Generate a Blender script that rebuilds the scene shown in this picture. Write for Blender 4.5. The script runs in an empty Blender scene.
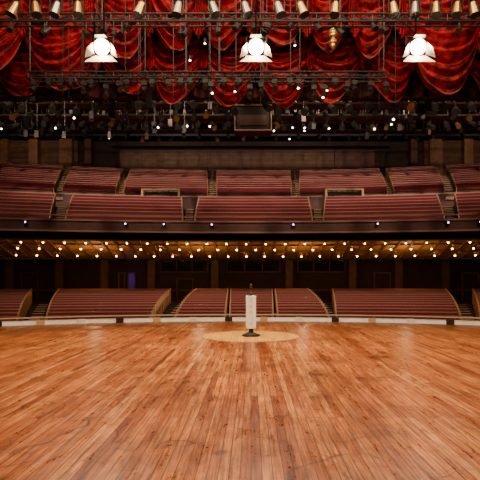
import bpy, math, random
from mathutils import Vector, Matrix
random.seed(7)
scene = bpy.context.scene
COL = scene.collection

# ------------------------------------------------------------------ helpers
class MB:
    def __init__(s): s.v=[]; s.f=[]; s.m=[]
    def face(s, idx, m): s.f.append(idx); s.m.append(m)
    def quad(s, pts, m):
        b=len(s.v); s.v+= [tuple(p) for p in pts]; s.face(list(range(b,b+len(pts))), m)
    def box(s, c, d, m, M=None):
        b=len(s.v)
        for sx in (-.5,.5):
            for sy in (-.5,.5):
                for sz in (-.5,.5):
                    p=Vector((sx*d[0],sy*d[1],sz*d[2]))
                    if M: p=M@p
                    s.v.append((p.x+c[0],p.y+c[1],p.z+c[2]))
        for q in ((0,1,3,2),(4,6,7,5),(0,4,5,1),(2,3,7,6),(0,2,6,4),(1,5,7,3)):
            s.face([b+i for i in q], m)
    def cyl(s, p0, p1, r0, r1, m, n=8, caps=True, mc0=None, mc1=None):
        p0=Vector(p0); p1=Vector(p1); a=(p1-p0).normalized()
        t=Vector((0,0,1)) if abs(a.z)<.9 else Vector((1,0,0))
        u=a.cross(t).normalized(); w=a.cross(u)
        b=len(s.v)
        for p,r in ((p0,r0),(p1,r1)):
            for i in range(n):
                q=p+(u*math.cos(2*math.pi*i/n)+w*math.sin(2*math.pi*i/n))*r
                s.v.append(tuple(q))
        for i in range(n):
            j=(i+1)%n; s.face([b+i,b+j,b+n+j,b+n+i], m)
        if caps:
            s.face([b+i for i in range(n)][::-1], m if mc0 is None else mc0)
            s.face([b+n+i for i in range(n)], m if mc1 is None else mc1)
    def ball(s, c, r, m, n=8, k=5):
        b=len(s.v); s.v.append((c[0],c[1],c[2]+r))
        for j in range(1,k):
            for i in range(n):
                th=math.pi*j/k; ph=2*math.pi*i/n
                s.v.append((c[0]+r*math.sin(th)*math.cos(ph),c[1]+r*math.sin(th)*math.sin(ph),c[2]+r*math.cos(th)))
        s.v.append((c[0],c[1],c[2]-r)); e=len(s.v)-1
        for i in range(n):
            s.face([b,b+1+i,b+1+(i+1)%n], m)
            s.face([e,b+1+(k-2)*n+(i+1)%n,b+1+(k-2)*n+i], m)
        for j in range(k-2):
            for i in range(n):
                a=b+1+j*n+i; a2=b+1+j*n+(i+1)%n
                s.face([a,a+n,a2+n,a2], m)
    def arc(s, prof, xa, xb, R, yc, m, n=8, zb=0.0, mats=None, closed=True):
        """sweep profile [(dr,z)] along an arc of radius R centred (0,yc) from x=xa to xb"""
        b=len(s.v); k=len(prof)
        for i in range(n+1):
            x=xa+(xb-xa)*i/n
            th=math.asin(max(-1,min(1,x/R)))
            for dr,z in prof:
                s.v.append(((R+dr)*math.sin(th), yc+(R+dr)*math.cos(th), zb+z))
        kk=k if closed else k-1
        for i in range(n):
            for j in range(kk):
                j2=(j+1)%k
                s.face([b+i*k+j,b+(i+1)*k+j,b+(i+1)*k+j2,b+i*k+j2], mats[j] if mats else m)
        if closed:
            s.face([b+j for j in range(k)], m); s.face([b+n*k+j for j in range(k)][::-1], m)
    def build(s, name, mats, smooth=False, parent=None):
        me=bpy.data.meshes.new(name); me.from_pydata(s.v,[],s.f)
        for m in mats: me.materials.append(m)
        me.polygons.foreach_set('material_index', s.m)
        if smooth: me.polygons.foreach_set('use_smooth',[True]*len(s.f))
        me.update()
        o=bpy.data.objects.new(name, me); COL.objects.link(o)
        if parent: o.parent=parent
        return o

def empty(name, loc=(0,0,0)):
    e=bpy.data.objects.new(name,None); e.location=loc; COL.objects.link(e); return e

def mat(name, col, rough=.6, metal=0, emit=None, es=0, spec=.5, sheen=0, noise=0, nscale=8, bump=0):
    m=bpy.data.materials.new(name); m.use_nodes=True; nt=m.node_tree; p=nt.nodes['Principled BSDF']
    p.inputs['Base Color'].default_value=(*col,1); p.inputs['Roughness'].default_value=rough
    p.inputs['Metallic'].default_value=metal; p.inputs['Specular IOR Level'].default_value=spec
    if sheen: p.inputs['Sheen Weight'].default_value=sheen; p.inputs['Sheen Tint'].default_value=(*[min(1,c*2+.02) for c in col],1)
    if emit: p.inputs['Emission Color'].default_value=(*emit,1); p.inputs['Emission Strength'].default_value=es
    if noise:
        tc=nt.nodes.new('ShaderNodeTexCoord'); n=nt.nodes.new('ShaderNodeTexNoise'); n.inputs['Scale'].default_value=nscale; n.inputs['Detail'].default_value=5
        nt.links.new(tc.outputs['Object'],n.inputs['Vector'])
        r=nt.nodes.new('ShaderNodeValToRGB')
        r.color_ramp.elements[0].position=.3; r.color_ramp.elements[1].position=.7
        r.color_ramp.elements[0].color=(*[c*(1-noise) for c in col],1); r.color_ramp.elements[1].color=(*[min(1,c*(1+noise)) for c in col],1)
        nt.links.new(n.outputs['Fac'],r.inputs['Fac']); nt.links.new(r.outputs['Color'],p.inputs['Base Color'])
        if bump:
            bp=nt.nodes.new('ShaderNodeBump'); bp.inputs['Strength'].default_value=bump
            nt.links.new(n.outputs['Fac'],bp.inputs['Height']); nt.links.new(bp.outputs['Normal'],p.inputs['Normal'])
    return m

def plank_mat(name, ramp, mortar, bw=1.9, bh=.06, rough=.33, tone=.3, wear=1.0):
    """strip flooring: every board gets its own tone, with grain, wear, scuffs and gaps"""
    m=bpy.data.materials.new(name); m.use_nodes=True; nt=m.node_tree; N=nt.nodes; L=nt.links; p=N['Principled BSDF']
    tc=N.new('ShaderNodeTexCoord'); mp=N.new('ShaderNodeMapping'); mp.inputs['Rotation'].default_value=(0,0,math.pi/2)
    L.new(tc.outputs['Object'],mp.inputs['Vector'])
    br=N.new('ShaderNodeTexBrick'); br.offset=.37; br.offset_frequency=3; br.inputs['Scale'].default_value=1
    br.inputs['Brick Width'].default_value=bw; br.inputs['Row Height'].default_value=bh
    br.inputs['Mortar Size'].default_value=.0028; br.inputs['Mortar Smooth'].default_value=.3
    br.inputs['Color1'].default_value=(0,0,0,1); br.inputs['Color2'].default_value=(1,1,1,1); br.inputs['Mortar'].default_value=(.5,.5,.5,1)
    L.new(mp.outputs['Vector'],br.inputs['Vector'])
    rb=N.new('ShaderNodeValToRGB'); cr=rb.color_ramp
    cr.elements[0].position=0; cr.elements[0].color=(*ramp[0],1); cr.elements[1].position=1; cr.elements[1].color=(*ramp[-1],1)
    for i,c in enumerate(ramp[1:-1]):
        e=cr.elements.new((i+1)/(len(ramp)-1)); e.color=(*c,1)
    L.new(br.outputs['Color'],rb.inputs['Fac'])
    def noise_ramp(scale3,p0,p1,c0,c1,detail=6,rg=.65,sc=1,off=(0,0,0)):
        mq=N.new('ShaderNodeMapping'); mq.inputs['Scale'].default_value=scale3; mq.inputs['Location'].default_value=off; L.new(tc.outputs['Object'],mq.inputs['Vector'])
        n=N.new('ShaderNodeTexNoise'); n.inputs['Scale'].default_value=sc; n.inputs['Detail'].default_value=detail; n.inputs['Roughness'].default_value=rg
        L.new(mq.outputs['Vector'],n.inputs['Vector'])
        r=N.new('ShaderNodeValToRGB'); r.color_ramp.elements[0].position=p0; r.color_ramp.elements[1].position=p1
        r.color_ramp.elements[0].color=(*c0,1); r.color_ramp.elements[1].color=(*c1,1)
        L.new(n.outputs['Fac'],r.inputs['Fac']); return n,r
    def mul(a,bb,f=1,facsock=None):
        mx=N.new('ShaderNodeMix'); mx.data_type='RGBA'; mx.blend_type='MULTIPLY'; mx.inputs[0].default_value=f
        L.new(a,mx.inputs[6]); L.new(bb,mx.inputs[7])
        if facsock: L.new(facsock,mx.inputs[0])
        return mx.outputs[2]
    c=rb.outputs['Color']
    n1,r1=noise_ramp((60,2.2,1),.38,.60,(.42,.33,.26),(1.12,1.12,1.12)); c=mul(c,r1.outputs['Color'],.9*wear)
    n2,r2=noise_ramp((1,.8,1),.42,.58,(1-tone,1-tone*1.15,1-tone*1.3),(1.12,1.12,1.12),9,.75,.9); c=mul(c,r2.outputs['Color'])
    n3,r3=noise_ramp((14,1.0,1),.36,.50,(.46,.35,.27),(1,1,1),8,.75,1,(3,8,0)); c=mul(c,r3.outputs['Color'],.9*wear)
    n4,r4=noise_ramp((5,1.2,1),.36,.46,(.55,.45,.38),(1,1,1),9,.85,2.4,(7,2,0)); c=mul(c,r4.outputs['Color'],.7*wear)
    for sc,wd,dk in ((.75,.010,.12),(1.9,.012,.25),(4.3,.014,.40)):
        vo=N.new('ShaderNodeTexVoronoi'); vo.feature='DISTANCE_TO_EDGE'; vo.inputs['Scale'].default_value=sc
        nd=N.new('ShaderNodeTexNoise'); nd.inputs['Scale'].default_value=1.3; L.new(tc.outputs['Object'],nd.inputs['Vector'])
        mxv=N.new('ShaderNodeMix'); mxv.data_type='RGBA'; mxv.inputs[0].default_value=.6
        L.new(tc.outputs['Object'],mxv.inputs[6]); L.new(nd.outputs['Color'],mxv.inputs[7]); L.new(mxv.outputs[2],vo.inputs['Vector'])
        r5=N.new('ShaderNodeValToRGB'); r5.color_ramp.elements[0].position=0; r5.color_ramp.elements[1].position=wd
        r5.color_ramp.elements[0].color=(dk,dk*.8,dk*.7,1); r5.color_ramp.elements[1].color=(1,1,1,1)
        L.new(vo.outputs['Distance'],r5.inputs['Fac'])
        nm=N.new('ShaderNodeTexNoise'); nm.inputs['Scale'].default_value=1.1+sc; nm.inputs['Detail'].default_value=3; L.new(tc.outputs['Object'],nm.inputs['Vector'])
        rm=N.new('ShaderNodeMapRange'); rm.inputs['From Min'].default_value=.44; rm.inputs['From Max'].default_value=.58; rm.inputs['To Max'].default_value=wear; L.new(nm.outputs['Fac'],rm.inputs['Value'])
        c=mul(c,r5.outputs['Color'],1,rm.outputs['Result'])
    mo=N.new('ShaderNodeMix'); mo.data_type='RGBA'; L.new(br.outputs['Fac'],mo.inputs[0]); L.new(c,mo.inputs[6]); mo.inputs[7].default_value=(*mortar,1)
    L.new(mo.outputs[2],p.inputs['Base Color'])
    rr=N.new('ShaderNodeMapRange'); rr.inputs['From Min'].default_value=.35; rr.inputs['From Max'].default_value=.65
    rr.inputs['To Min'].default_value=rough-.10; rr.inputs['To Max'].default_value=rough+.12
    L.new(n4.outputs['Fac'],rr.inputs['Value']); L.new(rr.outputs['Result'],p.inputs['Roughness'])
    bp=N.new('ShaderNodeBump'); bp.inputs['Strength'].default_value=.3; bp.inputs['Distance'].default_value=.002
    L.new(br.outputs['Fac'],bp.inputs['Height']); bp.invert=True; L.new(bp.outputs['Normal'],p.inputs['Normal'])
    p.inputs['Specular IOR Level'].default_value=.45
    return m

# ------------------------------------------------------------------ materials
M_floor=plank_mat('stage_oak',[(.26,.055,.012),(.52,.150,.028),(.66,.22,.050),(.40,.100,.018),(.78,.31,.085)],(.045,.011,.004),tone=.36)
M_circ=plank_mat('circle_oak',[(.70,.33,.06),(.76,.40,.085),(.64,.28,.045)],(.30,.11,.02),bw=1.2,tone=.08,wear=.3)
M_trim=mat('stage_lip',(.85,.76,.66),.4,noise=.12,nscale=5)
M_black=mat('black_paint',(.012,.011,.010),.5)
M_dark=mat('dark_ceiling',(.012,.008,.006),.9,noise=.4,nscale=2)
M_steel=mat('dark_steel',(.07,.05,.038),.4,.6)
M_cush=mat('burgundy_upholstery',(.165,.014,.018),.8,sheen=.1,noise=.3,nscale=14)
M_cushd=mat('burgundy_seat_cushion',(.21,.022,.024),.8,sheen=.1,noise=.3,nscale=14)
M_cap=mat('pew_lit_top_rail',(.42,.16,.115),.45)  # wood cap; the lit, pinkish top edge of the seats is in its colour
M_end=mat('pew_end_oak',(.42,.20,.08),.45)
M_carp=mat('dark_carpet',(.018,.006,.005),.95,noise=.3,nscale=3)
M_nose=mat('stair_nosing',(.60,.36,.20),.6)
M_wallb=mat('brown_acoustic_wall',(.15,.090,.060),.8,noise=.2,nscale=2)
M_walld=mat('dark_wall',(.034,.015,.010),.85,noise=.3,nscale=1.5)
M_brick=mat('side_brown_wall',(.12,.06,.033),.85,noise=.3,nscale=1.5)
M_wood=mat('pilaster_wood',(.22,.10,.045),.55,noise=.25,nscale=3)
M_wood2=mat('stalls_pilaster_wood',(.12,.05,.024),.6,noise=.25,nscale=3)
M_fasc=mat('balcony_fascia',(.10,.035,.022),.6,noise=.2,nscale=3)
M_rail=mat('balcony_rail',(.34,.17,.09),.4)
M_soff=mat('soffit_plaster',(.62,.33,.11),.6,noise=.15,nscale=2)
M_soffr=mat('soffit_rib',(.30,.13,.04),.6,noise=.15,nscale=2)
M_glass=mat('booth_glass',(.012,.010,.012),.12)
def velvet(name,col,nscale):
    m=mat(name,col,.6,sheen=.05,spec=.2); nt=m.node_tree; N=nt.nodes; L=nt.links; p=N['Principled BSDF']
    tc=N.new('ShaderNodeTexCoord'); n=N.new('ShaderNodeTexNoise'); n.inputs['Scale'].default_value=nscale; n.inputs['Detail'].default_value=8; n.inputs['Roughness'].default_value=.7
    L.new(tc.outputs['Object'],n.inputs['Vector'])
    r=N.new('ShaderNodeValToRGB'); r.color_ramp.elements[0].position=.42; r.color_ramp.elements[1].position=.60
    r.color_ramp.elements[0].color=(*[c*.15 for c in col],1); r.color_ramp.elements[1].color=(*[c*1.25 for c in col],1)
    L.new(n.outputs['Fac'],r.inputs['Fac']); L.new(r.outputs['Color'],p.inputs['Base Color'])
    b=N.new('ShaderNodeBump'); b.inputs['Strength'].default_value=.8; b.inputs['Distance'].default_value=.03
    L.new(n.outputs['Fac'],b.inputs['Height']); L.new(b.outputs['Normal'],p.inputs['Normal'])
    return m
M_vel=velvet('red_velvet',(.34,.004,.008),6)
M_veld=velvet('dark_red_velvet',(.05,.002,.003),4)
M_fringe=mat('gold_fringe',(.20,.04,.016),.6)
M_bulb=mat('warm_bulb',(1,.8,.5),.5,emit=(1,.52,.16),es=34)
M_lens=mat('hot_lens',(1,1,1),.5,emit=(1,.88,.62),es=140)
M_lens2=mat('small_lens',(1,1,1),.5,emit=(1,.82,.60),es=18)
M_purp=mat('violet_led',(.4,.2,1),.5,emit=(.55,.3,1),es=10)
M_purpd=mat('violet_lit_doorway',(.1,.03,.3),.7,emit=(.2,.07,.8),es=.03)  # violet light in the doorway, put into panel colour and faint emission
M_gold=mat('gold_can',(.36,.20,.06),.35,.8)
M_alu=mat('aluminium_can',(.26,.22,.17),.35,.8)
M_brass=mat('reflector_brass',(.85,.50,.16),.3,.7)
M_white=mat('white_flap',(.60,.54,.42),.5)
M_cream=mat('cream_banner',(.86,.80,.72),.5)
M_letter=mat('banner_lettering',(.62,.40,.32),.6)
M_chrome=mat('chrome',(.5,.48,.45),.2,1)

# ------------------------------------------------------------------ stage
RS=12.8
b=MB(); pts=[]
for i in range(61):
    a=math.radians(20+140*i/60); pts.append((RS*math.cos(a),RS*math.sin(a),0))
pts+=[(-12.03,-4,0),(12.03,-4,0)]
b.quad(pts,0)
low=[(x,y,-.12) for x,y,z in pts]; b.quad(low[::-1],0)
for i in range(len(pts)):
    j=(i+1)%len(pts); b.quad([pts[i],low[i],low[j],pts[j]],0)
b.build('floor',[M_floor])
b=MB()
b.arc([(0.005,-1.3),(0.08,-1.3),(0.08,.0),(.005,.0)],-11.5,11.5,RS,0,0,n=60)
b.build('stage_front_riser',[M_wood])
b=MB()
b.arc([(-.10,0.001),(.12,.001),(.12,.095),(-.04,.07)],-11.2,11.2,RS,0,0,n=80)
for i in range(-12,13):
    th=math.radians(i*4.1+1.5); x=RS*math.sin(th); y=RS*math.cos(th)
    b.box((x*.992,y*.992,.055),(.18,.14,.11),(2,0,1)[i%3],Matrix.Rotation(-th,3,'Z'))
    b.cyl((x*1.004,y*1.004,.06),(x*1.004,y*1.004,.16),.014,.014,1,6)
b.arc([(.035,.145),(.075,.145),(.075,.175),(.035,.175)],-9,9,RS,0,2,n=80)
b.build('stage_edge_trim',[M_trim,M_black,M_nose])

b=MB(); n=72
top=[(0.91*math.cos(2*math.pi*i/n),9.33+.91*math.sin(2*math.pi*i/n),.004) for i in range(n)]
b.quad(top,0)
for i in range(n):
    j=(i+1)%n; b.quad([top[i],(top[i][0],top[i][1],0),(top[j][0],top[j][1],0),top[j]],1)
b.build('stage_circle_inlay',[M_circ,M_letter])

# ------------------------------------------------------------------ microphone stand
mic=empty('microphone_stand',(0,9.3,.004))
b=MB(); b.cyl((0,0,0),(0,0,.03),.17,.165,0,28); b.cyl((0,0,.03),(0,0,.07),.155,.06,0,28); b.cyl((0,0,.07),(0,0,.16),.045,.035,0,16)
b.build('weighted_base',[M_black],parent=mic)
b=MB(); b.cyl((0,0,.1),(0,0,.90),.014,.012,0,12); b.cyl((0,0,.76),(0,0,.80),.024,.024,0,12)
b.build('pole',[M_black],True,parent=mic)
b=MB(); b.box((0,0,.45),(.19,.12,.62),0)
o=b.build('banner_box',[M_cream],parent=mic)
bv=o.modifiers.new('bev','BEVEL'); bv.width=.012; bv.segments=3
b=MB()
for i in range(5):
    z=.67-.11*i
    for fy in (-.062,.062):
        b.box((-.022,fy,z),(.007,.003,.06),0); b.box((.022,fy,z),(.007,.003,.06),0)
        if i%2==0: b.box((0,fy,z+.027),(.045,.003,.007),0)
        if i!=3: b.box((0,fy,z-.027 if i%3==0 else z),(.045,.003,.007),0)
b.build('banner_lettering',[M_letter],parent=mic)
b=MB(); b.cyl((0,.02,.88),(0,-.07,.93),.018,.022,0,12); b.cyl((0,-.07,.93),(0,-.11,.955),.03,.026,1,12); b.ball((0,-.115,.958),.03,1,12,8)
b.cyl((0,0,.88),(0,0,.91),.02,.02,0,12)
b.build('microphone',[M_black,M_steel],True,parent=mic)

# ------------------------------------------------------------------ audience seating
YC=-26.0; F=493.0; XM=25.2
def tx(px): return (px-251)/F
def pew_rows(name, y0, z0, y1, z1, nrow, lf, lb, rf, rb, parent=None, xmax=XM):
    """one block of pews; (lf,lb)/(rf,rb): aisle line slopes (front,back)"""
    b=MB()
    for r in range(nrow):
        t=r/(nrow-1); Y=y0+(y1-y0)*t; z=z0+(z1-z0)*t; R=Y-YC
        xa=max(-xmax,(lf+(lb-lf)*t)*Y); xb=min(xmax,(rf+(rb-rf)*t)*Y)
        if xb-xa<.6: continue
        n=max(3,int((xb-xa)/1.2))
        b.arc([(-.52,.38),(-.10,.35),(-.10,.45),(-.52,.48)],xa+.05,xb-.05,R,YC,1,n,z)
        b.arc([(-.42,0),(-.12,0),(-.12,.36),(-.42,.38)],xa+.08,xb-.08,R,YC,3,n,z)
        b.arc([(-.12,.42),(-.04,.42),(.07,.86),(0,.86)],xa+.04,xb-.04,R,YC,0,n,z)
        b.arc([(-.015,.86),(.085,.86),(.085,.90),(-.015,.90)],xa+.04,xb-.04,R,YC,2,n,z)
        for x in (xa,xb):
            th=math.asin(x/R); w=.03
            prof=[(-.44,.05),(.06,.0),(.10,.88),(.03,.93),(-.06,.88),(-.14,.62),(-.44,.56)]
            bb=len(b.v)
            for sx in (-w,w):
                for dr,zz in prof:
                    px=(R+dr)*math.sin(th)+sx*math.cos(th); py=YC+(R+dr)*math.cos(th)-sx*math.sin(th)
                    b.v.append((px,py,z+zz))
            k=len(prof)
            b.face([bb+i for i in range(k)],4); b.face([bb+k+i for i in range(k)][::-1],4)
            for i in range(k): b.face([bb+i,bb+(i+1)%k,bb+k+(i+1)%k,bb+k+i],4)
    return b.build(name,[M_cush,M_cushd,M_cap,M_fasc,M_end],parent=parent)

def steps(name,y0,z0,y1,z1,nrow,half,aisles,base_drop,mats,parent=None):
    b=MB(); dy=(y1-y0)/(nrow-1)
    for r in range(nrow):
        t=r/(nrow-1); Y=y0+(y1-y0)*t; z=z0+(z1-z0)*t; R=Y-YC
        b.arc([(-.60,-base_drop),(dy-.60,-base_drop),(dy-.60,-.002),(-.60,-.002)],-half,half,R,YC,0,24,z)
        for (af,ab,wd) in aisles:
            x=(af+(ab-af)*t)*Y
            b.arc([(-.62,-.01),(-.52,-.01),(-.52,.012),(-.62,.012)],x-wd/2,x+wd/2,R,YC,1,2,z)
            rise=(z1-z0)/(nrow-1)
            if rise>.15:
                b.arc([(-.92,-rise),(-.60,-rise),(-.60,-rise/2),(-.92,-rise/2)],x-wd/2,x+wd/2,R,YC,2,2,z)
                b.arc([(-.93,-rise/2),(-.84,-rise/2),(-.84,-rise/2+.02),(-.93,-rise/2+.02)],x-wd/2,x+wd/2,R,YC,1,2,z)
    return b.build(name,mats,parent=parent)

mf=dict(y0=14.6,z0=-1.0,y1=30,z1=-.36,nrow=14)
blk=[(230,231,273,272),(174,196,225,228),(278,275,330,308),(52,66,150,171),(336,332,455,438),(-90,-60,26,42),(472,462,590,560)]
for lf,lb,rf,rb in blk:
    pew_rows('pew_block',mf['y0'],mf['z0'],mf['y1'],mf['z1'],mf['nrow'],tx(lf),tx(lb),tx(rf),tx(rb),xmax=17)
steps('floor_auditorium',mf['y0'],mf['z0'],mf['y1'],mf['z1'],mf['nrow'],17,[(tx(162),tx(184),.5),(tx(339),tx(320),.5),(tx(39),tx(54),.5),(tx(463),tx(450),.5)],.3,[M_carp,M_nose,M_carp])
b=MB(); b.box((0,12.2,-1.36),(44,9,.08),0); b.box((0,33.5,-.50),(44,7.2,.24),0)
b.build('floor_foyer',[M_carp])

# ---- balcony: tiers, seating, parapets, soffit are parts of one balcony
bal=empty('balcony',(0,0,0))
lt=dict(y0=26.0,z0=3.55,y1=31.4,z1=5.45,nrow=7)
for lf,lb,rf,rb in [(195,199,312,308),(72,79,183,182),(323,325,437,430),(-90,-90,58,63),(450,446,600,600)]:
    pew_rows('lower_tier_pews',lt['y0'],lt['z0'],lt['y1'],lt['z1'],lt['nrow'],tx(lf),tx(lb),tx(rf),tx(rb),bal,21.5)
steps('lower_tier_steps',lt['y0'],lt['z0'],lt['y1'],lt['z1'],lt['nrow'],22,[(tx(189),tx(190.5),.45),(tx(317.5),tx(316.5),.45),(tx(65),tx(71),.5),(tx(443.5),tx(438),.5)],.45,[M_carp,M_nose,M_carp],bal)
ut=dict(y0=34.0,z0=6.55,y1=43.2,z1=9.75,nrow=11)
for lf,lb,rf,rb in [(217,217,291,290),(127,133,208,207),(299,300,384,376),(71,80,119,125),(390,383,436,428),(-90,-90,63,71),(446,438,600,600)]:
    pew_rows('upper_tier_pews',ut['y0'],ut['z0'],ut['y1'],ut['z1'],ut['nrow'],tx(lf),tx(lb),tx(rf),tx(rb),bal)
steps('upper_tier_steps',ut['y0'],ut['z0'],ut['y1'],ut['z1'],ut['nrow'],XM,[(tx(212.5),tx(212),.7),(tx(295),tx(295),.7),(tx(123),tx(129),.7),(tx(387),tx(379.5),.7),(tx(67),tx(75.5),.7),(tx(441),tx(433),.7)],.6,[M_carp,M_nose,M_rail],bal)

b=MB(); R=33.1-YC
b.arc([(-1.3,5.0),(.3,5.0),(.3,5.42),(-1.3,5.42)],-24,24,R,YC,0,24)
b.arc([(.12,5.42),(.28,5.42),(.28,6.62),(.12,6.62)],-24,24,R,YC,1,24)
b.arc([(.08,6.62),(.32,6.62),(.32,6.70),(.08,6.70)],-24,24,R,YC,2,24)
b.build('cross_aisle_parapet',[M_carp,M_fasc,M_rail],parent=bal)
for cx,w in ((tx(161.5),2.4),(tx(343.5),2.4)):
    v=MB(); Y=32.6; x=cx*Y; z=5.42
    v.box((x,Y+.35,z+.75),(w-.1,.08,1.5),1)
    for sx in (-1,1): v.box((x+sx*w/2,Y,z+.8),(.14,.8,1.6),0)
    v.box((x,Y-.36,z+1.57),(w+.12,.1,.10),0); v.box((x,Y+.36,z+1.57),(w+.12,.1,.09),0)
    v.box((x,Y-.36,z+1.05),(w,.05,.06),0)
    v.box((x,Y-.36,z+.10),(w,.06,.14),2)
    for k in range(1,7): v.cyl((x-w/2+w*k/7,Y-.36,z+.1),(x-w/2+w*k/7,Y-.36,z+1.53),.02,.02,3,6)
    v.build('vomitory_enclosure',[M_nose,M_black,M_fasc,M_steel],parent=bal)
b=MB()
for a in (212.5,295,124,386):
    for r in range(0,12,3):
        t=r/11; Y=34+9.2*t; z=6.55+3.2*t; x=tx(a)*Y
        y2=YC+math.sqrt((Y-YC)**2-x*x)
        b.cyl((x,y2-.5,z),(x,y2-.5,z+.85),.02,.02,0,6); b.cyl((x,y2+.6,z+.3),(x,y2+.6,z+1.2),.02,.02,0,6)
        b.cyl((x,y2-.5,z+.85),(x,y2+.6,z+1.2),.025,.025,0,6)
b.build('aisle_handrails',[M_rail],parent=bal)
b=MB(); R=24.9-YC
b.arc([(0,3.45),(.25,3.38),(.25,4.02),(0,3.95)],-22,22,R,YC,0,32)
b.arc([(-.08,3.95),(.32,3.95),(.32,4.04),(-.08,4.04)],-22,22,R,YC,1,32)
b.arc([(-.05,3.42),(.0,3.42),(.0,3.50),(-.05,3.50)],-22,22,R,YC,1,32)
b.arc([(.25,3.36),(.9,3.36),(.9,3.56),(.25,3.56)],-22,22,R,YC,2,32)
for i in range(-26,27):
    th=i*.0157; b.cyl((R*math.sin(th)*1.002,YC+(R+.1)*math.cos(th),4.04),(R*math.sin(th)*1.002,YC+(R+.1)*math.cos(th),4.22),.015,.015,3,6)
b.arc([(.07,4.22),(.13,4.22),(.13,4.27),(.07,4.27)],-22,22,R,YC,1,32)
b.build('front_fascia_and_rail',[M_fasc,M_rail,M_carp,M_steel],parent=bal)

SO_Y0,SO_Z0,SO_Y1,SO_Z1=25.15,3.50,34.0,2.50
def soz(Y): return SO_Z0+(SO_Z1-SO_Z0)*(Y-SO_Y0)/(SO_Y1-SO_Y0)
b=MB(); R0=SO_Y0-YC; L_=SO_Y1-SO_Y0
b.arc([(0,SO_Z0),(L_,SO_Z1),(L_,SO_Z1+.15),(0,SO_Z0+.0)],-21,21,R0,YC,0,32)
for i in range(-34,35):
    th=i*.0128
    p0=Vector(((R0+.02)*math.sin(th),YC+(R0+.02)*math.cos(th),SO_Z0-.04)); p1=Vector(((R0+L_)*math.sin(th),YC+(R0+L_)*math.cos(th),SO_Z1-.04))
    d=p1-p0; ang=math.atan2(d.x,d.y); pit=math.atan2(d.z,math.hypot(d.x,d.y))
    Mx=Matrix.Rotation(-ang,3,'Z')@Matrix.Rotation(pit,3,'X')
    b.box((p0+p1)/2,(.10,d.length,.12),1,Mx)
for dr in (0.15,1.7,3.4,5.4):
    z=soz(SO_Y0+dr)
    b.arc([(dr,z-.08),(dr+.14,z-.08),(dr+.14,z+.02),(dr,z+.02)],-21,21,R0,YC,1,32)
b.build('soffit',[M_soff,M_soffr],parent=bal)
b=MB()
for row,(dr,off) in enumerate(((.95,0),(2.6,.5),(4.5,0),(7.0,.5))):
    Y=SO_Y0+dr; z=soz(Y); R=R0+dr
    for i in range(-20,20):
        th=(i+.25+off)*.0205
        x=R*math.sin(th); y=YC+R*math.cos(th)
        b.cyl((x,y,z+.0),(x,y,z-.10),.05,.065,1,8,caps=False)
        b.ball((x,y,z-.12),.046 if row<2 else .052,0,8,5)
b.build('soffit_downlights',[M_bulb,M_gold],True,parent=bal)
b=MB()
for px in (37,128,165,212,293,375,440,468):
    Y=24.8; R=Y-YC; x=tx(px)*Y; y=YC+math.sqrt(R*R-x*x)
    b.box((x,y-.06,3.84),(.16,.14,.14),1); b.ball((x,y-.15,3.83),.04,0,8,5)
b.build('fascia_led_fixtures',[M_purp,M_black],True,parent=bal)

# ------------------------------------------------------------------ room shell
Yw=34.3
b=MB()
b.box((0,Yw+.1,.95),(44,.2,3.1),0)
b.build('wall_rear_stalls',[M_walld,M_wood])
b=MB()
for px in (152,215,289,352,105,398,60,445,10,495):
    x=tx(px)*Yw; b.box((x,Yw-.12,.95),(.5,.24,3.0),0)
b.box((0,Yw-.14,.35),(44,.08,.10),0)
b.build('trim_rear_stalls',[M_wood2])
k=1
for a,c in ((161,208),(227,280),(298,345)):
    xa=tx(a)*Yw; xb=tx(c)*Yw; w=xb-xa; xm=(xa+xb)/2; z0,z1=1.62,2.45
    b=MB(); b.box((xm,Yw-.03,(z0+z1)/2),(w,.05,z1-z0),0)
    for z in (z0,z1): b.box((xm,Yw-.06,z),(w+.1,.1,.09),1)
    for j in range(4): b.box((xa+w*j/3,Yw-.06,(z0+z1)/2),(.07,.1,z1-z0),1)
    b.build('window_%d'%k,[M_glass,M_fasc]); k+=1
for k,(px,mt,w) in enumerate(((122,M_walld,.4),(132,M_purpd,.45),(382,M_walld,1.1),(30,M_walld,1.1),(470,M_walld,1.1),(185,M_walld,1.1))):
    x=tx(px)*Yw; b=MB(); h=1.9 if k<5 else 1.5
    b.box((x,Yw-.03,h/2-.35),(w,.05,h),0)
    for s in (-1,1): b.box((x+s*w/2,Yw-.07,h/2-.35),(.08,.12,h),1)
    b.box((x,Yw-.07,h-.35),(w+.1,.12,.09),1)
    b.box((x+w*.35,Yw-.1,.65),(.03,.05,.2),2)
    b.build('door_%d'%(k+1),[mt,M_wood2,M_chrome])

Yb=45.2
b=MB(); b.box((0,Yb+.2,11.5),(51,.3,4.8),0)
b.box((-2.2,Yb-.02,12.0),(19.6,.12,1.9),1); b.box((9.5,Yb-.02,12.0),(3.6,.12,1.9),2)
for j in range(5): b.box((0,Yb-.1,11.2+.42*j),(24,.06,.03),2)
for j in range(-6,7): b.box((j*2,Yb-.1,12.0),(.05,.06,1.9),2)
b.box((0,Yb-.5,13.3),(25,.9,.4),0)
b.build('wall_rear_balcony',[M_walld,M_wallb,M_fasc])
b=MB()
for s in (-1,1):
    for x0,w,mi in ((16.6,1.1,1),(19.5,.8,1),(22.2,.8,1),(14.6,.6,2)):
        b.box((s*x0,44.4,12.1),(w,.6,3.2),mi)
    b.box((s*20.2,44.8,12.1),(9,.3,3.2),3)
    for j in range(7): b.box((s*20.2,44.6,10.8+.45*j),(9,.06,.04),2)
b.build('trim_pilasters',[M_wallb,M_wood,M_fasc,M_brick])
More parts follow.
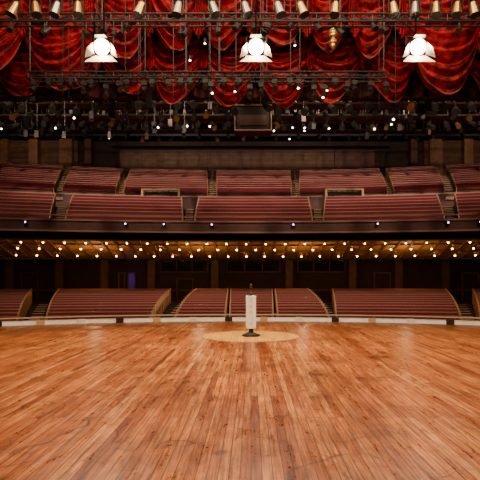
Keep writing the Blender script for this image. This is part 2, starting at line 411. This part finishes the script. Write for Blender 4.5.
for s,nm in ((-1,'wall_left'),(1,'wall_right')):
    b=MB()
    b.box((s*26,30,6),(.3,32,16),0)
    for j in range(7): b.box((s*25.75,16+4.4*j,6),(.3,.6,16),1)
    b.build(nm,[M_walld,M_wood])
b=MB(); b.box((0,29.4,14.15),(53,33,.3),0); b.build('ceiling',[M_dark])
b=MB()
for j in range(6): b.box((0,18.5+5*j,13.85),(51,.4,.28),0)
b.build('trim_ceiling_beams',[M_black])
b=MB(); b.box((0,4.3,9.45),(30,17,.3),0); b.build('ceiling_stage',[M_dark])
b=MB()
b.box((0,13.3,10.8),(30,.4,6.2),0)
for s in (-1,1): b.box((s*13.5,13.3,3.2),(3,.4,9.0),1)
b.build('wall_proscenium',[M_dark,M_walld])

# ------------------------------------------------------------------ house lighting rig (catwalks, hoists, lamps)
rig=empty('house_lighting_rig',(0,0,0))
def catwalk(name,Y,Z,half,seed,lit,nfix,rowdrop=.45):
    rnd=random.Random(seed); b=MB()
    for dz in (0,.9):
        for dy in (-.4,.4): b.cyl((-half,Y+dy,Z+dz),(half,Y+dy,Z+dz),.045,.045,0,6)
    b.box((0,Y,Z+.02),(2*half,.7,.05),0)
    n=int(half*2/1.2)
    for i in range(n+1):
        x=-half+2*half*i/n
        for dy in (-.4,.4): b.cyl((x,Y+dy,Z),(x,Y+dy,Z+.9),.025,.025,0,5)
        if i<n: b.cyl((x,Y-.4,Z),(x+2*half/n,Y-.4,Z+.9),.02,.02,0,5)
        if i%3==0: b.cyl((x,Y,Z+.9),(x,Y,13.99),.025,.025,0,5)
    for i in range(nfix):
        x=-half+2*half*(i+.5)/nfix+rnd.uniform(-.25,.25)
        tilt=rnd.uniform(-.35,.35); d=Vector((tilt,-.8,-.55)).normalized()
        c=Vector((x,Y-.1,Z-rowdrop+rnd.uniform(-.15,.15)))
        on=rnd.random()<lit
        b.cyl(c-d*.25,c+d*.28,.10,.14,2 if rnd.random()<.12 else 1,10)
        if on: b.cyl(c+d*.285,c+d*.30,.048,.048,3,10)
        b.cyl((x,Y-.1,Z+.02),tuple(c+Vector((0,0,.12))),.018,.018,0,5)
    return b.build(name,[M_steel,M_black,M_gold,M_lens2],parent=rig)
catwalk('lighting_catwalk',19.0,8.15,13,3,.0,32)
catwalk('lighting_catwalk',23.5,9.35,14,33,.03,36)
catwalk('lighting_catwalk',27.0,9.95,17,11,.32,44)
catwalk('lighting_catwalk',31.5,11.2,18,21,.08,36)
catwalk('lighting_catwalk',36.0,11.9,20,5,.10,38)
b=MB(); x=tx(253)*22; Z=1.06+(280-120)*22/F
b.box((x,22.2,Z),(1.65,.9,1.1),0)
for s in (-1,1): b.box((x+s*.8,21.7,Z),(.04,.12,1.15),1)
for s in (-1,1): b.box((x,21.7,Z+s*.55),(1.65,.12,.04),1)
b.box((x,21.72,Z-.1),(1.2,.06,.45),2)
for s in (-1,1): b.cyl((x+s*.6,22.2,Z+.55),(x+s*.6,22.2,13.99),.03,.03,0,6)
b.build('hanging_loudspeaker',[M_black,M_nose,M_wallb],parent=rig)
b=MB(); rnd=random.Random(4)
for i in range(46):
    Y=rnd.choice((16,22,25,31)); x=rnd.uniform(-.5,.5)*Y; zb=1.06+(280-rnd.uniform(95,138))*Y/F
    b.cyl((x,Y,zb),(x,Y,13.99),.02,.02,0,5); b.box((x,Y,zb),(.18,.18,.32),rnd.choice((0,0,1)))
b.build('chain_hoists',[M_black,M_steel],parent=rig)

# ------------------------------------------------------------------ swagged red curtain
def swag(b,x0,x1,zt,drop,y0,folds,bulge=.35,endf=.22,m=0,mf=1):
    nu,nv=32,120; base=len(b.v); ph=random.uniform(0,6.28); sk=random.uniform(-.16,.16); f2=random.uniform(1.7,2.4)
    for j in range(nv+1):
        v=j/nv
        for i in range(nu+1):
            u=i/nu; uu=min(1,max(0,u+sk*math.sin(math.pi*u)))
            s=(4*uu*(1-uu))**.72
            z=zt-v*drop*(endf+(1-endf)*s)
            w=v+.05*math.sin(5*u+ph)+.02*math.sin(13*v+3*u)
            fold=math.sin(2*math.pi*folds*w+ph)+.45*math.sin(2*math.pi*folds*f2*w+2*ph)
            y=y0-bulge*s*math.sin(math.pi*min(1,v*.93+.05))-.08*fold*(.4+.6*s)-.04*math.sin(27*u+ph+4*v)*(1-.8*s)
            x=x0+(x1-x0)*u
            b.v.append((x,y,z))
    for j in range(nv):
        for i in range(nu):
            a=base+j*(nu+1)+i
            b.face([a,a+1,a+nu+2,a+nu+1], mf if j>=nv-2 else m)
def tail(b,x,zt,ln,y0,w=.32,m=0):
    nu,nv=28,14; base=len(b.v); ph=random.uniform(0,6)
    for j in range(nv+1):
        v=j/nv
        for i in range(nu+1):
            u=i/nu; ww=w*(.40+.6*v)
            b.v.append((x+(u-.5)*ww+.02*math.sin(7*v+ph),y0-.10-.06*math.sin(u*6.28*4.5+ph),zt-ln*v*(1-.15*abs(u-.5)*2)))
    for j in range(nv):
        for i in range(nu):
            a=base+j*(nu+1)+i; b.face([a,a+1,a+nu+2,a+nu+1],m)
cur=MB()
def zz(y,Y): return 1.06+(280-y)*Y/F
Y=12.3; ed=[-55,-5,48,100,152,204,256,309,361,412,464,520]
bt=[90,98,90,96,106,108,108,105,103,98,95,90]
for i in range(len(ed)-1):
    swag(cur,tx(ed[i]-2)*Y,tx(ed[i+1]+2)*Y,zz(38,Y),zz(38,Y)-zz(bt[i],Y),Y,6,.25,.25)
for e in ed: tail(cur,tx(e)*Y,zz(42,Y),.80,Y-.1,.22)
Y=11.7; ed=[-60,28,92,150,200,252,305,352,400,474,540]
bt=[80,94,60,52,50,48,52,60,97,84]
for i in range(len(ed)-1):
    wide=ed[i+1]-ed[i]>60
    swag(cur,tx(ed[i]-3)*Y,tx(ed[i+1]+3)*Y,zz(-40 if not wide else -10,Y),zz(-40 if not wide else -10,Y)-zz(bt[i],Y),Y-(0.12 if wide else 0),8,.4,.35)
for i,e in enumerate(ed): tail(cur,tx(e)*Y,zz(-20,Y),1.5,Y-.15,.3)
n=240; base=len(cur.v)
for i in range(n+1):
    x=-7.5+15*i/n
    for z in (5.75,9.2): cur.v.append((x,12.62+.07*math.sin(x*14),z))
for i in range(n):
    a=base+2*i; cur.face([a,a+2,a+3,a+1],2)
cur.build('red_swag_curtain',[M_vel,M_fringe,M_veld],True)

# ------------------------------------------------------------------ stage lighting trusses
ZT=9.29
def truss(b,x0,x1,Y,Z,h,d,r=.022):
    for dy in (0,d):
        for dz in (0,h): b.cyl((x0,Y+dy,Z+dz),(x1,Y+dy,Z+dz),r,r,0,8)
    n=max(2,int((x1-x0)/.35))
    for i in range(n+1):
        x=x0+(x1-x0)*i/n
        b.cyl((x,Y,Z),(x,Y,Z+h),r*.6,r*.6,0,6); b.cyl((x,Y,Z),(x,Y+d,Z),r*.6,r*.6,0,6)
        if i<n: b.cyl((x,Y,Z+(h if i%2 else 0)),(x+(x1-x0)/n,Y,Z+(0 if i%2 else h)),r*.5,r*.5,0,6)
b=MB(); rnd=random.Random(9)
Y=10.3
truss(b,tx(28)*Y,tx(386)*Y,Y,zz(78,Y),.13,.2,.020)
truss(b,-6.6,6.6,9.4,zz(21,9.4),.14,.2,.020)
for px in (30,145,210,300,384):
    b.cyl((tx(px)*Y,Y,zz(72,Y)),(tx(px)*Y,Y,ZT),.016,.016,0,6)
for px in (50,102,180,256,340,418): b.cyl((tx(px)*9.4,9.4,zz(20,9.4)),(tx(px)*9.4,9.4,ZT),.016,.016,0,6)
for i in range(30):
    px=34+i*12+rnd.uniform(-4,4); x=tx(px)*Y; z=zz(78,Y)
    L=rnd.uniform(.08,.32)
    b.cyl((x,Y,z),(x,Y,z-L),.010,.010,0,6)
    d=Vector((rnd.uniform(-.4,.4),-.6,-.7)).normalized(); c=Vector((x,Y,z-L-.05))
    on=i in (15,22,24)
    b.cyl(c-d*.10,c+d*.09,.04,.06,0,12)
    if on: b.cyl(c+d*.095,c+d*.10,.022,.022,2,10)
    b.box((x,Y,z-L*.6),(.11,.05,.09),0)
for i in range(24):
    px=rnd.uniform(5,475); x=tx(px)*9.4; z=zz(21,9.4); L=rnd.uniform(.05,.2)
    b.cyl((x,9.4,z),(x,9.4,z-L),.010,.010,0,6); d=Vector((rnd.uniform(-.5,.5),-.5,-.7)).normalized(); c=Vector((x,9.4,z-L-.05))
    b.cyl(c-d*.10,c+d*.10,.04,.06,0,12)
for i in range(16):
    xa=tx(30+22*i)*Y; xb=tx(30+22*(i+1)+rnd.uniform(-5,12))*Y; sag=rnd.uniform(.06,.25); P=None
    for k in range(9):
        t=k/8; q=(xa+(xb-xa)*t,Y-.02,zz(76,Y)-sag*4*t*(1-t))
        if P: b.cyl(P,q,.008,.008,0,5)
        P=q
for i in range(22):
    px=rnd.uniform(60,400); x=tx(px)*10.8; b.cyl((x,10.8,zz(rnd.uniform(60,112),10.8)),(x,10.8,ZT),.009,.009,0,5)
b.build('stage_lighting_truss',[M_black,M_steel,M_lens2],False)

b=MB(); Y=8.6; Z=zz(-6,Y)
b.cyl((-6.2,Y,Z),(6.2,Y,Z),.025,.025,2,8)
for x in (-5,-2.5,0,2.5,5): b.cyl((x,Y,Z),(x,Y,ZT),.012,.012,2,6)
for px in (14,36,56,78,140,178,214,246,279,302,335,394,415,436,457,474):
    x=tx(px)*Y; d=Vector((rnd.uniform(-.35,.35),-.25,-1)).normalized(); c=Vector((x,Y,Z-.26))
    b.cyl((x,Y,Z),tuple(c+Vector((0,0,.1))),.012,.012,2,6)
    gm=0 if rnd.random()<.6 else 1
    b.cyl(c-d*.15,c-d*.10,.04,.065,gm,14); b.cyl(c-d*.10,c+d*.13,.065,.09,gm,14,mc1=2)
    for s in (-1,1): b.box((c.x+s*.095,c.y,c.z+.06),(.012,.03,.2),2)
    b.box((c.x,c.y,c.z+.16),(.20,.03,.012),2)
b.build('par_can_row',[M_gold,M_alu,M_black],False)

b=MB()
for px,py in ((205,43),(295,45),(327,90),(235,91),(190,60)):
    Y=10.9; x=tx(px)*Y; z=zz(py,Y)
    b.cyl((x,Y,z+.04),(x,Y,ZT),.006,.006,1,5); b.cyl((x,Y,z),(x,Y,z+.1),.05,.03,1,10); b.ball((x,Y,z-.01),.020,0,8,6)
b.build('pendant_bulbs',[M_lens2,M_black],True)

b=MB(); Y=9.8; x=tx(333)*Y; z=zz(38,Y)
b.cyl((x,Y,z+.2),(x,Y,ZT),.008,.008,1,6)
zs=[(.20,.02),(.14,.08),(.06,.09),(.0,.04),(-.06,.09),(-.14,.07),(-.22,.01)]
for (a,ra),(c,rc) in zip(zs[:-1],zs[1:]): b.cyl((x,Y,z+a),(x,Y,z+c),ra,rc,0,12)
b.build('gilded_pendant_lantern',[M_brass,M_black],True)

# ------------------------------------------------------------------ three big bright flood fixtures
for px in (102,256,418):
    Y=8.8; x=tx(px)*Y; z=zz(47,Y)
    e=empty('stage_flood_light',(x,Y,z))
    R=Matrix.Rotation(math.radians(18),3,'X')
    def T(p): q=R@Vector(p); return (q.x,q.y,q.z)
    b=MB()
    b.cyl(T((0,.36,0)),T((0,.30,0)),.09,.125,0,28)
    b.cyl(T((0,.30,0)),T((0,.02,0)),.125,.138,0,28)
    for j in range(4): b.cyl(T((0,.10+.06*j,0)),T((0,.12+.06*j,0)),.145,.145,0,28)
    for s in (-1,1):
        b.box((s*.175,.12,.10),(.02,.04,.26),0)
        b.cyl((s*.19,.12,0),(s*.13,.12,0),.03,.03,0,10)
    b.box((0,.12,.235),(.37,.04,.02),0); b.cyl((0,.12,.24),(0,.12,ZT-z),.016,.016,0,8)
    b.build('housing_and_yoke',[M_black],True,parent=e)
    b=MB()
    b.cyl(T((0,.02,0)),T((0,-.02,0)),.138,.142,0,32,caps=False)
    b.cyl(T((0,.03,0)),T((0,.0,0)),.09,.136,0,32,caps=False)
    b.ball(T((0,.02,0)),.108,1,24,14)
    b.build('lens',[M_brass,M_lens],True,parent=e)
    b=MB()
    def door(pts,m):
        f=[Vector(T(p)) for p in pts]; nrm=(f[1]-f[0]).cross(f[2]-f[0]).normalized()*.004
        b.quad([p+nrm for p in f],m); b.quad([p-nrm for p in f][::-1],m)
        for i in range(4): b.quad([f[i]+nrm,f[i]-nrm,f[(i+1)%4]-nrm,f[(i+1)%4]+nrm],m)
    door([(-.15,.0,-.14),(.15,.0,-.14),(.29,-.16,-.26),(-.29,-.16,-.26)],0)
    door([(.12,.0,.14),(-.12,.0,.14),(-.09,-.10,.19),(.09,-.10,.19)],1)
    door([(-.145,.0,.09),(-.145,.0,-.12),(-.29,-.12,-.19),(-.24,-.10,-.02)],2)
    door([(.145,.0,-.12),(.145,.0,.09),(.24,-.10,-.02),(.29,-.12,-.19)],2)
    b.build('barn_doors',[M_white,M_black,M_alu],parent=e)

# ------------------------------------------------------------------ lights
def light(kind,name,loc,target,energy,col,size=.1,angle=90,blend=.5,sy=None):
    l=bpy.data.lights.new(name,kind); l.energy=energy; l.color=col
    if kind=='AREA':
        l.size=size
        if sy: l.shape='RECTANGLE'; l.size_y=sy
    else: l.shadow_soft_size=size
    if kind=='SPOT': l.spot_size=math.radians(angle); l.spot_blend=blend
    o=bpy.data.objects.new(name,l); o.location=loc
    o.rotation_euler=(Vector(target)-Vector(loc)).to_track_quat('-Z','Y').to_euler(); COL.objects.link(o); return o
W=(1,.76,.52)
light('AREA','stage_wash_light',(0,6.5,9.0),(0,9,0),1150,W,8,sy=2.5)
light('AREA','stage_wash_light',(0,-2,8.0),(0,3,0),560,W,8,sy=2)
for px in (102,256,418):
    x=tx(px)*8.8; light('SPOT','flood_beam',(x,8.45,4.92),(x*.6,7.2,0),650,(1,.82,.60),.08,125,.8)
for x in (-4.5,-1.5,1.5,4.5): light('SPOT','curtain_wash',(x,9.0,8.95),(x,12,6.6),150,(1,.64,.46),.10,95,.8)
for x in (-10,-3.4,3.4,10):
    light('SPOT','house_spot_upper',(x,21,12.8),(x*1.2,38,8.5),4600,(1,.74,.56),.3,75,.9)
    light('SPOT','house_spot_lower',(x,16.5,10.5),(x,28.5,4.8),2300,(1,.74,.56),.3,70,.9)
    light('SPOT','house_spot_stalls',(x*.8,15.5,10.0),(x*.7,23,-.5),1900,(1,.76,.56),.3,80,.9)
for x in (-20,-7,3,20): light('SPOT','rear_wall_fill',(x,40,13.6),(x,45,11.8),120,(1,.68,.42),.1,110,.9)  # added fill spots, no visible fixture, to brighten the upper rear walls
for x in (-9,-3,3,9): light('POINT','under_balcony_glow',(x,28.5,1.7),(x,28,0),75,(1,.58,.26),.1)
light('POINT','violet_doorway_light',(tx(131)*34,33.6,1.2),(0,30,0),2.5,(.35,.15,1),.05)

w=bpy.data.worlds.new('house_dark'); scene.world=w; w.use_nodes=True
w.node_tree.nodes['Background'].inputs['Color'].default_value=(.9,.5,.35,1); w.node_tree.nodes['Background'].inputs['Strength'].default_value=.02

# ------------------------------------------------------------------ camera
cd=bpy.data.cameras.new('camera'); cam=bpy.data.objects.new('camera',cd); COL.objects.link(cam)
cam.location=(0,0,1.06); cam.rotation_euler=(math.pi/2,0,0)
cd.sensor_width=36; cd.lens=36*493/480; cd.shift_x=-11/480; cd.shift_y=40/480
cd.clip_end=200
scene.camera=cam
